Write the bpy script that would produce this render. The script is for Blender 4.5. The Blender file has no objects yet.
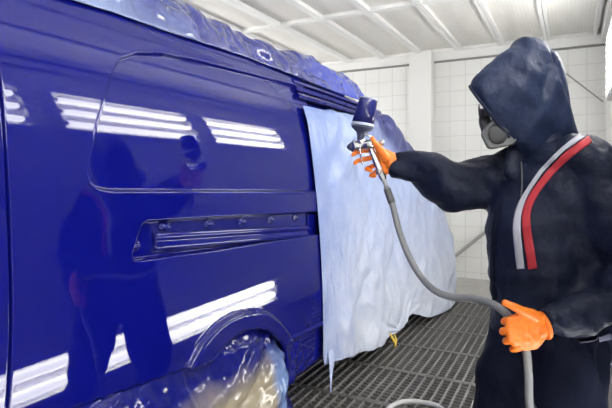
import bpy, bmesh, math, random
import numpy as np
from mathutils import Vector, Matrix, noise
from mathutils.bvhtree import BVHTree

random.seed(4)
S = bpy.context.scene
COL = S.collection

# ------------------------------------------------------------ camera
YAW = math.radians(27.9)
FPX = 500.0
HOR = 175.0                     # image row of the horizon
CAM = Vector((0, 0, 1.36))
cd = bpy.data.cameras.new('camera')
cd.sensor_width = 36
cd.lens = FPX / 612 * 36
cd.shift_y = -(204 - HOR) / 612
cd.clip_start = 0.05
cam = bpy.data.objects.new('camera', cd)
COL.objects.link(cam)
cam.location = CAM
cam.rotation_euler = (math.pi / 2, 0, YAW)
S.camera = cam

# ------------------------------------------------------------ world, exposure
w = bpy.data.worlds.new('world')
S.world = w
w.use_nodes = True
w.node_tree.nodes['Background'].inputs[0].default_value = (1, 1, 1, 1)
w.node_tree.nodes['Background'].inputs[1].default_value = 0.3
S.view_settings.view_transform = 'Standard'
S.view_settings.look = 'None'
S.view_settings.gamma = 1
S.view_settings.exposure = 0.53
TUBE = 11.0                     # radiance of the fluorescent tubes

# ------------------------------------------------------------ measuring helpers
FW = Vector((-math.sin(YAW), math.cos(YAW), 0))
RT = Vector((math.cos(YAW), math.sin(YAW), 0))
UP = Vector((0, 0, 1))


def at(px, py, depth):
    """point of the place seen at (px,py) that lies depth metres in front of the camera"""
    return CAM + depth * (FW + (px - 306) / FPX * RT + (HOR - py) / FPX * UP)


def on_floor(px, py, h=0.0):
    return at(px, py, (CAM.z - h) * FPX / (py - HOR))


# ------------------------------------------------------------ materials
def mat(name, col, rough=0.5, metal=0.0, coat=0.0, spec=0.5, emit=None, es=0, trans=0.0, alpha=1.0, sheen=0.0):
    m = bpy.data.materials.new(name)
    m.use_nodes = True
    b = m.node_tree.nodes['Principled BSDF']
    b.inputs['Base Color'].default_value = (*col, 1)
    b.inputs['Roughness'].default_value = rough
    b.inputs['Metallic'].default_value = metal
    b.inputs['Coat Weight'].default_value = coat
    b.inputs['Coat Roughness'].default_value = 0.015
    b.inputs['Specular IOR Level'].default_value = spec
    b.inputs['Transmission Weight'].default_value = trans
    b.inputs['Sheen Weight'].default_value = sheen
    b.inputs['Alpha'].default_value = alpha
    if emit:
        b.inputs['Emission Color'].default_value = (*emit, 1)
        b.inputs['Emission Strength'].default_value = es
    return m


class NT:
    def __init__(s, m):
        s.m = m
        s.t = m.node_tree
        s.b = s.t.nodes['Principled BSDF']

    def n(s, typ, **kw):
        x = s.t.nodes.new(typ)
        for k, v in kw.items():
            setattr(x, k, v)
        return x

    def l(s, a, b):
        s.t.links.new(a, b)

    def val(s, sock, v):
        if hasattr(v, 'links'):
            s.l(v, sock)
        else:
            sock.default_value = v

    def math(s, op, a, b=0.0, clamp=False):
        x = s.n('ShaderNodeMath', operation=op)
        x.use_clamp = clamp
        s.val(x.inputs[0], a)
        s.val(x.inputs[1], b)
        return x.outputs[0]

    def mix(s, f, a, b):
        x = s.n('ShaderNodeMix', data_type='RGBA')
        s.val(x.inputs[0], f)
        for i, v in ((6, a), (7, b)):
            if isinstance(v, tuple):
                x.inputs[i].default_value = (*v, 1)
            else:
                s.l(v, x.inputs[i])
        return x.outputs[2]

    def pos(s):
        g = s.n('ShaderNodeNewGeometry')
        x = s.n('ShaderNodeSeparateXYZ')
        s.l(g.outputs['Position'], x.inputs[0])
        return g.outputs['Position'], x.outputs[0], x.outputs[1], x.outputs[2]

    def noise(s, vec, scale, detail=3.0, stretch=None):
        if stretch:
            mp = s.n('ShaderNodeMapping')
            s.l(vec, mp.inputs[0])
            mp.inputs['Scale'].default_value = stretch
            vec = mp.outputs[0]
        x = s.n('ShaderNodeTexNoise')
        s.l(vec, x.inputs['Vector'])
        x.inputs['Scale'].default_value = scale
        x.inputs['Detail'].default_value = detail
        return x.outputs[0]

    def ramp(s, v, lo, hi):
        x = s.n('ShaderNodeMapRange')
        s.l(v, x.inputs[0])
        x.inputs[1].default_value = lo
        x.inputs[2].default_value = hi
        return x.outputs[0]

    def bump(s, h, strength=0.3, dist=0.01):
        x = s.n('ShaderNodeBump')
        x.inputs['Strength'].default_value = strength
        x.inputs['Distance'].default_value = dist
        s.l(h, x.inputs['Height'])
        s.l(x.outputs[0], s.b.inputs['Normal'])


def tile_mat(name, axis):
    m = mat(name, (0.8, 0.8, 0.78), 0.3)
    k = NT(m)
    p, X, Y, Z = k.pos()

    def line(c, off):
        f = k.math('FRACT', k.math('DIVIDE', k.math('ADD', c, off), 0.2))
        d = k.math('ABSOLUTE', k.math('SUBTRACT', f, 0.5))
        return k.math('GREATER_THAN', d, 0.485)
    a = line(X if axis == 'x' else Y, 100.03)
    g = k.math('MAXIMUM', a, line(Z, 0.12))
    nz = k.noise(p, 1.3)
    base = k.mix(nz, (0.80, 0.80, 0.775), (0.85, 0.85, 0.83))
    k.l(k.mix(g, base, (0.60, 0.60, 0.59)), k.b.inputs['Base Color'])
    k.bump(k.math('SUBTRACT', 1.0, g), 0.3, 0.003)
    return m


M = {}
M['tile_x'] = tile_mat('white wall tile x', 'x')
M['tile_y'] = tile_mat('white wall tile y', 'y')
M['white'] = mat('white painted metal', (0.82, 0.82, 0.8), 0.35)
M['frame'] = mat('white ceiling frame', (0.86, 0.86, 0.84), 0.4)
M['dark_line'] = mat('grey sealant', (0.25, 0.25, 0.24), 0.6)
M['pit'] = mat('dark pit concrete', (0.02, 0.02, 0.022), 0.8)


def filter_mat():
    m = mat('cream ceiling filter', (0.7, 0.67, 0.6), 0.9, spec=0.1)
    k = NT(m)
    p, X, Y, Z = k.pos()

    def ln(c, pitch, wd):
        f = k.math('FRACT', k.math('DIVIDE', k.math('ADD', c, 50.0), pitch))
        return k.math('LESS_THAN', f, wd)
    g = k.math('MAXIMUM', ln(X, 0.035, 0.22), ln(Y, 0.035, 0.22))
    nz = k.noise(p, 2.2, 4, (4, 1, 1))
    base = k.mix(k.ramp(nz, 0.35, 0.7), (0.78, 0.755, 0.69), (0.86, 0.84, 0.79))
    k.l(k.mix(g, base, (0.86, 0.85, 0.82)), k.b.inputs['Base Color'])
    return m


M['filter'] = filter_mat()


def concrete_mat():
    m = mat('light grey concrete', (0.45, 0.44, 0.42), 0.7)
    k = NT(m)
    p, X, Y, Z = k.pos()
    k.l(k.mix(k.noise(p, 5, 5), (0.36, 0.35, 0.33), (0.52, 0.51, 0.48)), k.b.inputs['Base Color'])
    return m


M['concrete'] = concrete_mat()


def grate_mat():
    m = mat('galvanised grating steel', (0.3, 0.29, 0.28), 0.55, 0.5)
    k = NT(m)
    p, X, Y, Z = k.pos()
    k.l(k.mix(k.noise(p, 14, 3), (0.16, 0.155, 0.15), (0.31, 0.30, 0.29)), k.b.inputs['Base Color'])
    return m


M['grate'] = grate_mat()
M['tube'] = mat('lit tube', (1, 1, 1), 0.4, emit=(1.0, 0.99, 0.97), es=TUBE)
M['paint'] = mat('blue van paint', (0.0025, 0.0038, 0.125), 0.5, coat=1.0, spec=0.0)
M['paint'].node_tree.nodes['Principled BSDF'].inputs['Coat IOR'].default_value = 1.5
M['rubber'] = mat('black rubber', (0.015, 0.015, 0.016), 0.6)
M['glass'] = mat('dark glass', (0.02, 0.02, 0.03), 0.05)


def film_mat(name, kind):
    m = mat(name, (0.6, 0.68, 0.85), 0.3, spec=0.5)
    k = NT(m)
    p, X, Y, Z = k.pos()
    n1 = k.noise(p, 3.0, 5)
    n2 = k.noise(p, 9.0, 5)
    if kind == 'sheet':
        # overspray: heaviest beside the painted door edge and along the windscreen pillar
        top = k.math('ADD', k.math('MULTIPLY', k.math('SUBTRACT', Y, 3.9), 0.36), Z)      # grows towards the pillar
        a = k.ramp(k.math('ADD', top, k.math('MULTIPLY', n1, 0.28)), 1.64, 1.86)
        b = k.ramp(k.math('ADD', Y, k.math('MULTIPLY', n2, 0.5)), 3.35, 2.80)
        c = k.ramp(k.math('ADD', Z, k.math('MULTIPLY', n1, 0.7)), 0.7, 2.1)
        pale = k.mix(k.ramp(n2, 0.3, 0.7), (0.38, 0.42, 0.52), (0.49, 0.515, 0.59))
        base = k.mix(k.math('MULTIPLY', c, 0.8), pale, (0.16, 0.235, 0.48))
        base = k.mix(k.math('MULTIPLY', b, 0.55), base, (0.11, 0.175, 0.45))
        base = k.mix(k.math('MULTIPLY', a, 0.92), base, (0.008, 0.010, 0.12))
        k.b.inputs['Roughness'].default_value = 0.38
        k.bump(k.math('ADD', k.noise(p, 10, 6, (1, 1, 0.45)), k.noise(p, 4, 4, (1, 1, 0.3))), 0.55, 0.03)
    elif kind == 'roof':
        a = k.ramp(k.math('ADD', n1, k.ramp(Y, 2.2, 0.6)), 0.72, 1.25)
        f = k.ramp(Y, 2.7, 3.2)
        base = k.mix(a, (0.02, 0.025, 0.17), (0.13, 0.18, 0.34))
        base = k.mix(k.math('MULTIPLY', f, 0.6), base, (0.05, 0.09, 0.55))
        k.b.inputs['Roughness'].default_value = 0.16
        k.b.inputs['Coat Weight'].default_value = 0.6
    else:
        # wheel cover: painted through near the arch, bare tan film further down
        a = k.ramp(k.math('ADD', Z, k.math('MULTIPLY', n1, 0.22)), 0.54, 0.66)
        a = k.math('MAXIMUM', a, k.ramp(k.math('ADD', Y, k.math('MULTIPLY', n2, 0.2)), 1.46, 1.28))
        a = k.math('MAXIMUM', a, k.ramp(k.math('ADD', Y, k.math('MULTIPLY', n1, 0.05)), 2.10, 2.13))
        bare = k.mix(k.ramp(Y, 1.94, 2.0), (0.27, 0.235, 0.17), (0.14, 0.21, 0.40))
        base = k.mix(a, bare, (0.006, 0.008, 0.12))
        k.b.inputs['Roughness'].default_value = 0.1
        k.b.inputs['Specular IOR Level'].default_value = 0.35
    k.l(base, k.b.inputs['Base Color'])
    return m


M['sheet'] = film_mat('pale masking film', 'sheet')
M['roof_film'] = film_mat('blue sprayed roof film', 'roof')
M['wheel_film'] = film_mat('blue and tan wheel film', 'wheel')
M['tape'] = mat('yellow masking tape', (0.62, 0.42, 0.06), 0.7)


def cloth_mat(name, c0, c1, scuff=False):
    m = mat(name, c0, 0.72 if scuff else 0.5, spec=0.08 if scuff else 0.22)
    k = NT(m)
    p, X, Y, Z = k.pos()
    base = k.mix(k.noise(p, 6, 4), c0, c1)
    if scuff:
        s = k.ramp(k.noise(p, 9, 6, (1, 1, 0.35)), 0.62, 0.80)
        base = k.mix(k.math('MULTIPLY', s, 0.5), base, (0.16, 0.17, 0.24))
    k.l(base, k.b.inputs['Base Color'])
    k.bump(k.math('ADD', k.noise(p, 11, 4, (1, 1, 0.6)), k.math('MULTIPLY', k.noise(p, 40, 3), 0.15)), 0.6, 0.03)
    return m


M['navy'] = cloth_mat('navy overall cloth', (0.0055, 0.009, 0.026), (0.009, 0.014, 0.036))
M['trouser'] = cloth_mat('worn dark navy cloth', (0.006, 0.008, 0.020), (0.010, 0.013, 0.030), True)
M['hood'] = cloth_mat('navy hood cloth', (0.008, 0.015, 0.044), (0.013, 0.023, 0.060))
M['skin'] = mat('skin', (0.5, 0.3, 0.21), 0.5)
M['orange'] = mat('orange nitrile glove', (0.86, 0.20, 0.018), 0.45)
M['stripe_white'] = mat('white stripe', (0.40, 0.41, 0.47), 0.7)
M['stripe_red'] = mat('red stripe', (0.42, 0.022, 0.035), 0.7)
M['hem'] = mat('grey lilac hem tape', (0.20, 0.20, 0.30), 0.6)
M['mask_dark'] = mat('dark grey rubber facepiece', (0.045, 0.05, 0.055), 0.5)
M['mask_grey'] = mat('grey filter plastic', (0.085, 0.088, 0.092), 0.55)
M['mask_mid'] = mat('mid grey filter face', (0.045, 0.047, 0.05), 0.6)
M['chrome'] = mat('polished gun metal', (0.72, 0.73, 0.75), 0.18, 1.0)
M['cup'] = mat('blue filled plastic cup', (0.018, 0.022, 0.15), 0.25, coat=0.5)
M['cup_ring'] = mat('pale grey cup collar', (0.38, 0.42, 0.55), 0.3)
M['dark_plastic'] = mat('dark blue grey plastic', (0.05, 0.06, 0.11), 0.35)
M['hose'] = mat('grey air hose', (0.19, 0.195, 0.205), 0.5)
M['pale_hose'] = mat('pale grey hose', (0.42, 0.42, 0.42), 0.5)
M['hose_sleeve'] = mat('dark grey hose sleeve', (0.09, 0.095, 0.10), 0.5)
M['steel'] = mat('dull steel', (0.45, 0.46, 0.47), 0.35, 0.8)
M['boot'] = mat('black boot leather', (0.015, 0.014, 0.013), 0.5)
M['eye'] = mat('eye white', (0.8, 0.8, 0.78), 0.2)
M['cable'] = mat('grey cable', (0.33, 0.33, 0.32), 0.5)


# ------------------------------------------------------------ object helpers
def link(o, parent=None):
    COL.objects.link(o)
    if parent is not None:
        o.parent = parent
    return o


def mesh_obj(name, verts, faces, m, parent=None, smooth=True):
    me = bpy.data.meshes.new(name)
    if parent is not None:
        off = world_loc(parent)
        verts = [Vector(v) - off for v in verts]
    me.from_pydata([tuple(v) for v in verts], [], faces)
    me.validate()
    me.update()
    bm = bmesh.new()
    bm.from_mesh(me)
    bmesh.ops.recalc_face_normals(bm, faces=bm.faces)
    bm.to_mesh(me)
    bm.free()
    if smooth:
        for f in me.polygons:
            f.use_smooth = True
    me.materials.append(m)
    return link(bpy.data.objects.new(name, me), parent)


def world_loc(o):
    v = Vector((0, 0, 0))
    while o is not None:
        v += o.location
        o = o.parent
    return v


def thing(name, label, cat, loc=(0, 0, 0), group=None):
    o = bpy.data.objects.new(name, None)
    o.empty_display_size = 0.1
    o.location = loc
    COL.objects.link(o)
    return tag(o, label, cat, group)


def tag(o, label, cat, group=None):
    o['label'] = label
    o['category'] = cat
    if group:
        o['group'] = group
    return o


def struct(o):
    o['kind'] = 'structure'
    return o


def box(x0, x1, y0, y1, z0, z1):
    v = [(x, y, z) for x in (x0, x1) for y in (y0, y1) for z in (z0, z1)]
    f = [(0, 1, 3, 2), (4, 6, 7, 5), (0, 4, 5, 1), (2, 3, 7, 6), (0, 2, 6, 4), (1, 5, 7, 3)]
    return v, f


def join(parts):
    V, Fs = [], []
    for v, f in parts:
        o = len(V)
        V += [Vector(x) for x in v]
        Fs += [tuple(i + o for i in q) for q in f]
    return V, Fs


def catmull(pts, n=8):
    pts = [Vector(p) for p in pts]
    P = [pts[0] * 2 - pts[1]] + pts + [pts[-1] * 2 - pts[-2]]
    out = []
    for i in range(1, len(P) - 2):
        a, b, c, d = P[i - 1], P[i], P[i + 1], P[i + 2]
        for j in range(n):
            t = j / n
            out.append(0.5 * ((2 * b) + (c - a) * t + (2 * a - 5 * b + 4 * c - d) * t * t + (3 * b - a - 3 * c + d) * t ** 3))
    out.append(P[-2])
    return out


def interp_list(vals, n):
    """matching radii for catmull(pts, n)"""
    out = []
    for i in range(len(vals) - 1):
        for j in range(n):
            out.append(vals[i] + (vals[i + 1] - vals[i]) * j / n)
    out.append(vals[-1])
    return out


def tube(pts, radii, n=14, sub=6, round_caps=True, ref=None):
    """swept tube; a radius may be a number or (ra, rb) with ra along ref"""
    if isinstance(radii, (int, float)):
        radii = [radii] * len(pts)
    ra = [r[0] if isinstance(r, tuple) else r for r in radii]
    rb = [r[1] if isinstance(r, tuple) else r for r in radii]
    if sub > 1:
        P = catmull(pts, sub)
        ra, rb = interp_list(ra, sub), interp_list(rb, sub)
    else:
        P = [Vector(p) for p in pts]
    T = []
    for i in range(len(P)):
        a, b = P[max(0, i - 1)], P[min(len(P) - 1, i + 1)]
        T.append((b - a).normalized())
    if round_caps:
        k = 3
        head, tail = [], []
        for j in range(k):
            ang = (j + 0.5) / k * math.pi / 2
            head.append((P[0] - T[0] * max(ra[0], rb[0]) * math.cos(ang), T[0], ra[0] * math.sin(ang), rb[0] * math.sin(ang)))
            tail.append((P[-1] + T[-1] * max(ra[-1], rb[-1]) * math.sin(ang), T[-1], ra[-1] * math.cos(ang), rb[-1] * math.cos(ang)))
        seq = head + list(zip(P, T, ra, rb)) + tail
    else:
        seq = list(zip(P, T, ra, rb))
    V, Fs = [], []
    nrm = None
    for (p, t, a, b) in seq:
        if ref is not None:
            u = Vector(ref) - t * t.dot(Vector(ref))
        elif nrm is None:
            u = t.orthogonal()
        else:
            u = nrm - t * t.dot(nrm)
        u.normalize()
        nrm = u
        v = t.cross(u)
        for i in range(n):
            ang = 2 * math.pi * i / n
            V.append(p + u * a * math.cos(ang) + v * b * math.sin(ang))
    m = len(seq)
    for j in range(m - 1):
        for i in range(n):
            Fs.append((j * n + i, j * n + (i + 1) % n, (j + 1) * n + (i + 1) % n, (j + 1) * n + i))
    Fs.append(tuple(reversed(range(n))))
    Fs.append(tuple((m - 1) * n + i for i in range(n)))
    return V, Fs


def lathe(a, b, prof, n=28):
    """surface of revolution about the axis a->b; prof = [(t along the axis in metres, radius)]"""
    a, b = Vector(a), Vector(b)
    t = (b - a).normalized()
    u = t.orthogonal().normalized()
    v = t.cross(u)
    V, Fs = [], []
    for (h, r) in prof:
        for i in range(n):
            ang = 2 * math.pi * i / n
            V.append(a + t * h + (u * math.cos(ang) + v * math.sin(ang)) * max(r, 1e-4))
    m = len(prof)
    for j in range(m - 1):
        for i in range(n):
            Fs.append((j * n + i, j * n + (i + 1) % n, (j + 1) * n + (i + 1) % n, (j + 1) * n + i))
    Fs.append(tuple(reversed(range(n))))
    Fs.append(tuple((m - 1) * n + i for i in range(n)))
    return V, Fs


def ball(c, r, axes=None, seg=16):
    """ellipsoid, r = 3 radii, axes = 3 unit vectors"""
    axes = axes or (Vector((1, 0, 0)), Vector((0, 1, 0)), Vector((0, 0, 1)))
    c = Vector(c)
    if isinstance(r, (int, float)):
        r = (r, r, r)
    V, Fs = [], []
    rings = seg // 2
    for j in range(rings + 1):
        th = math.pi * (0.02 + 0.96 * j / rings)
        for i in range(seg):
            ph = 2 * math.pi * i / seg
            V.append(c + axes[0] * r[0] * math.sin(th) * math.cos(ph) + axes[1] * r[1] * math.sin(th) * math.sin(ph)
                     + axes[2] * r[2] * math.cos(th))
    for j in range(rings):
        for i in range(seg):
            Fs.append((j * seg + i, j * seg + (i + 1) % seg, (j + 1) * seg + (i + 1) % seg, (j + 1) * seg + i))
    Fs.append(tuple(range(seg)))
    Fs.append(tuple(rings * seg + i for i in reversed(range(seg))))
    return V, Fs


def fused(name, parts, voxel, m, parent=None, smooth=2, factor=0.5, post=None):
    """union of closed shapes grown into one continuous surface"""
    V, Fs = join(parts)
    me = bpy.data.meshes.new('tmp')
    me.from_pydata([tuple(v) for v in V], [], Fs)
    bm = bmesh.new()
    bm.from_mesh(me)
    bmesh.ops.recalc_face_normals(bm, faces=bm.faces)
    bm.to_mesh(me)
    bm.free()
    o = bpy.data.objects.new('tmp', me)
    COL.objects.link(o)
    r = o.modifiers.new('r', 'REMESH')
    r.mode = 'VOXEL'
    r.voxel_size = voxel
    if smooth:
        s = o.modifiers.new('s', 'SMOOTH')
        s.iterations = smooth
        s.factor = factor
    bpy.context.view_layer.update()
    dg = bpy.context.evaluated_depsgraph_get()
    out = bpy.data.meshes.new_from_object(o.evaluated_get(dg))
    bpy.data.objects.remove(o)
    bpy.data.meshes.remove(me)
    out.name = name
    off = world_loc(parent) if parent is not None else Vector((0, 0, 0))
    nrm = [Vector(v.normal) for v in out.vertices]
    for i, v in enumerate(out.vertices):
        p = Vector(v.co)
        if post:
            p = post(p, nrm[i])
        v.co = p - off
    out.update()
    for f in out.polygons:
        f.use_smooth = True
    out.materials.clear()
    out.materials.append(m)
    return link(bpy.data.objects.new(name, out), parent)


def ridged(p, s, st=(1, 1, 1)):
    q = Vector((p[0] * st[0] * s, p[1] * st[1] * s, p[2] * st[2] * s))
    return 1 - 2 * abs(noise.noise(q))


# ============================================================ THE ROOM
XR, XL, YB, YF, ZC = 0.36, -4.8, 6.82, -4.0, 3.03
v, f = box(XR, XR + 0.1, YF, YB, -0.3, ZC)
struct(mesh_obj('wall_right', v, f, M['tile_y'], smooth=False))
v, f = box(XL - 0.1, XL, YF, YB, -0.3, ZC)
struct(mesh_obj('wall_left', v, f, M['tile_y'], smooth=False))
v, f = box(XL, XR, YB, YB + 0.1, -0.3, ZC)
struct(mesh_obj('wall_back', v, f, M['tile_x'], smooth=False))
v, f = box(XL, XR, YF - 0.1, YF, -0.3, ZC)
struct(mesh_obj('wall_front', v, f, M['tile_x'], smooth=False))
v, f = box(XL - 0.1, XR + 0.1, YF - 0.1, YB + 0.1, ZC + 0.05, ZC + 0.15)
struct(mesh_obj('ceiling', v, f, M['white'], smooth=False))
GY1 = 5.54                                  # far end of the grating
GX0, GX1 = -2.5, 0.30
GY0 = GY1 - 0.54 * 11
parts = [box(XL, XR, GY1 + 0.005, YB, -0.1, 0.0), box(XL, XR, YF, GY0 - 0.005, -0.1, 0.0),
         box(XL, GX0 - 0.005, GY0 - 0.005, GY1 + 0.005, -0.1, 0.0), box(GX1 + 0.005, XR, GY0 - 0.005, GY1 + 0.005, -0.1, 0.0)]
struct(mesh_obj('floor', *join(parts), M['concrete'], smooth=False))
v, f = box(XL, XR, YF, YB, -0.34, -0.30)
struct(mesh_obj('floor_pit', v, f, M['pit'], smooth=False))
# band between ceiling and wall, sealant line, corner post
v, f = box(XL, XR, YB - 0.05, YB, 2.90, ZC + 0.05)
struct(mesh_obj('trim_1', v, f, M['white'], smooth=False))
v, f = box(XL, XR, YB - 0.014, YB, 2.875, 2.90)
struct(mesh_obj('trim_2', v, f, M['dark_line'], smooth=False))
v, f = box(-1.94, -1.64, YB - 0.16, YB, 0, ZC)
struct(mesh_obj('trim_3', v, f, M['white'], smooth=False))
v, f = box(XR - 0.05, XR, YF, YB - 0.05, 2.90, ZC + 0.05)
struct(mesh_obj('trim_4', v, f, M['white'], smooth=False))

# ceiling filters: framed panels 2.0 m x 0.52 m
NTH = ['first', 'second', 'third', 'fourth', 'fifth', 'sixth', 'seventh', 'eighth', 'ninth', 'tenth', 'eleventh', 'twelfth']
for r in range(4):
    y1 = YB - 0.05 - 2.0 * r
    y0 = y1 - 1.99
    for c in range(9):
        x1 = 0.27 - 0.523 * c
        x0 = x1 - 0.518
        t = thing('ceiling_filter', f'{NTH[c]} ceiling filter panel from the right wall, {NTH[r]} row from the back wall', 'filter',
                  ((x0 + x1) / 2, (y0 + y1) / 2, ZC), 'ceiling filter panels')
        fr = 0.036
        v, f = join([box(x0, x0 + fr, y0, y1, ZC - 0.03, ZC + 0.045), box(x1 - fr, x1, y0, y1, ZC - 0.03, ZC + 0.045),
                     box(x0 + fr, x1 - fr, y0, y0 + fr, ZC - 0.025, ZC + 0.045), box(x0 + fr, x1 - fr, y1 - fr, y1, ZC - 0.025, ZC + 0.045)])
        mesh_obj('frame', v, f, M['frame'], t, False)
        v, f = box(x0 + fr, x1 - fr, y0 + fr, y1 - fr, ZC + 0.012, ZC + 0.03)
        mesh_obj('filter_mat', v, f, M['filter'], t, False)

# floor grating: one panel per row, bars run along the booth
v, f = [], []
parts = []
GW, GL = GX1 - GX0 - 0.006, 0.54 - 0.006
nb = 48
for i in range(nb + 1):
    x = -GW / 2 + GW * i / nb
    wd = 0.0042
    x = max(-GW / 2 + wd, min(GW / 2 - wd, x))
    parts.append(box(x - wd, x + wd, -GL / 2, GL / 2, -0.03, 0.0))
for j in range(13):
    y = -GL / 2 + GL * j / 12
    wd = 0.004 if 0 < j < 12 else 0.006
    y = max(-GL / 2 + wd, min(GL / 2 - wd, y))
    dz = 0.011 if 0 < j < 12 else 0.0
    parts.append(box(-GW / 2, GW / 2, y - wd, y + wd, -0.03, -dz))
gv, gf = join(parts)
g0 = None
for r in range(11):
    yc = GY1 - 0.54 * (r + 0.5)
    if g0 is None:
        g = mesh_obj('floor_grate', gv, gf, M['grate'], smooth=False)
        g0 = g
    else:
        g = g0.copy()
        COL.objects.link(g)
    g.location = ((GX0 + GX1) / 2, yc, 0)
    tag(g, f'{NTH[r]} grey steel floor grating panel counted from the concrete strip at the back wall', 'floor grate', 'floor grating panels')


# wall lights
def fixture(x, sgn, y0, y1, z0, z1, ntube, label):
    """housing on the wall plane x, opening towards sgn"""
    t = thing('light_fixture', label, 'light', (x, (y0 + y1) / 2, z0), 'wall light fixtures')
    d = 0.075
    fr = 0.03

    def bx(a0, a1, *r):
        return box(min(x + sgn * a0, x + sgn * a1), max(x + sgn * a0, x + sgn * a1), *r)
    v, f = join([bx(0, d, y0, y1, z0, z0 + fr), bx(0, d, y0, y1, z1 - fr, z1), bx(0, d, y0, y0 + fr, z0 + fr, z1 - fr),
                 bx(0, d, y1 - fr, y1, z0 + fr, z1 - fr), bx(0, 0.01, y0 + fr, y1 - fr, z0 + fr, z1 - fr)])
    mesh_obj('housing', v, f, M['white'], t, False)
    for i in range(ntube):
        z = z0 + fr + (z1 - z0 - 2 * fr) * (i + 0.5) / ntube
        a, b = Vector((x + sgn * 0.042, y0 + 0.07, z)), Vector((x + sgn * 0.042, y1 - 0.07, z))
        L = (b - a).length
        rt = 0.036 if ntube == 3 else 0.029
        tb = mesh_obj('fluorescent_tube', *lathe(a, b, [(0, 0.01), (0, rt), (L, rt), (L, 0.01)], 16), M['tube'], t)
        for e_, s_ in ((a, -1), (b, 1)):
            mesh_obj('tube_socket', *lathe(e_, e_ + Vector((0, s_ * 0.035, 0)), [(0.001, 0.012), (0.001, 0.034), (0.035, 0.034), (0.035, 0.012)], 12), M['frame'], tb)


for i, y0 in enumerate([3.83, 2.15, 0.47, -1.21, -2.89]):
    fixture(XR, -1, y0, y0 + 1.5, 2.04, 2.61, 3, f'upper light fixture high on the right wall, {NTH[i]} from the back wall')
for i, y0 in enumerate([2.80, 0.50, -1.80]):
    fixture(XR, -1, y0, y0 + (1.8 if i == 0 else 2.15), 0.17, 0.45, 2, f'low light fixture near the floor on the right wall, {NTH[i]} from the back wall')
for i, y0 in enumerate([5.2, 3.52, 1.84, 0.16, -1.52, -3.2]):
    fixture(XL, 1, y0, y0 + 1.5, 2.04, 2.61, 3, f'light fixture on the left wall beyond the van, {NTH[i]} from the back wall')

# cables on the back wall
tag(mesh_obj('wall_cable', *tube([at(556, 66, 6.05), at(572, 78, 5.97), at(603, 101.5, 5.83)], 0.008, 8, 4), M['cable']),
    'thin grey cable sloping down the tiled back wall right of the hood', 'cable')
tag(mesh_obj('wall_pipe', *tube([at(455, 256, 6.44), at(474, 241, 6.42), at(500, 220, 6.37)], 0.022, 10, 4), M['cable']),
    'grey pipe slanting up the tiled back wall below the outstretched sleeve', 'pipe')

# ============================================================ THE VAN
D = 1.27
_zk = np.array([.0, .2, .5, .65, .75, .9, 1.1, 1.3, 1.48, 1.59, 1.7, 1.85, 1.95, 2.05])
_dk = np.array([-5, -4, -3, 0, 3, 3, 3, 4, 6.3, 10.3, 13, 20, 40, 60.])
_zz = np.linspace(0, 2.1, 2101)
_tt = np.cumsum(np.tan(np.radians(np.interp(_zz, _zk, _dk)))) * .001
_tt -= np.interp(.9, _zz, _tt)


def tin(z):
    """how far the body side leans in at height z"""
    return np.interp(z, _zz, _tt)


def poly_sdf(P, X, Y):
    """signed distance (negative inside) to a closed polygon, arrays X,Y"""
    P = np.array(P, float)
    d = np.full(X.shape, 1e9)
    inside = np.zeros(X.shape, bool)
    n = len(P)
    for i in range(n):
        a, b = P[i], P[(i + 1) % n]
        e = b - a
        wx, wy = X - a[0], Y - a[1]
        h = np.clip((wx * e[0] + wy * e[1]) / (e @ e), 0, 1)
        d = np.minimum(d, (wx - e[0] * h) ** 2 + (wy - e[1] * h) ** 2)
        c1 = (a[1] <= Y) & (b[1] > Y)
        c2 = (a[1] > Y) & (b[1] <= Y)
        cr = e[0] * wy - e[1] * wx
        inside ^= (c1 & (cr > 0)) | (c2 & (cr < 0))
    d = np.sqrt(d)
    return np.where(inside, -d, d)


def sst(x, a, b):
    t = np.clip((x - a) / (b - a), 0, 1)
    return t * t * (3 - 2 * t)


ARC = (1.83, 0.30)
_ath = np.array([-40, 0, 31, 45, 57, 92, 117, 130, 160, 200.])
_ain = np.array([.37, .37, .36, .356, .356, .376, .40, .405, .41, .41])
_aout = np.array([.46, .455, .44, .43, .43, .46, .51, .53, .53, .53])


def arch_r(Y, Z):
    return np.hypot(Y - ARC[0], Z - ARC[1]), np.degrees(np.arctan2(Z - ARC[1], Y - ARC[0]))


RECESS = [(1.045, 1.335), (1.035, 1.37), (1.05, 1.42), (1.09, 1.53), (1.155, 1.67), (1.185, 1.725), (1.225, 1.765), (1.30, 1.80),
          (1.45, 1.83), (1.66, 1.845), (2.05, 1.862), (2.58, 1.882), (3.2, 1.90), (3.2, 1.25), (2.61, 1.262), (1.12, 1.305), (1.07, 1.315)]
SLOT = [(1.265, 1.203), (1.24, 1.19), (1.195, 1.10), (1.20, 1.075), (1.235, 1.068), (1.66, 1.048), (2.57, 1.018), (3, 1.0), (3, 1.13),
        (2.57, 1.150), (1.66, 1.19)]


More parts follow.
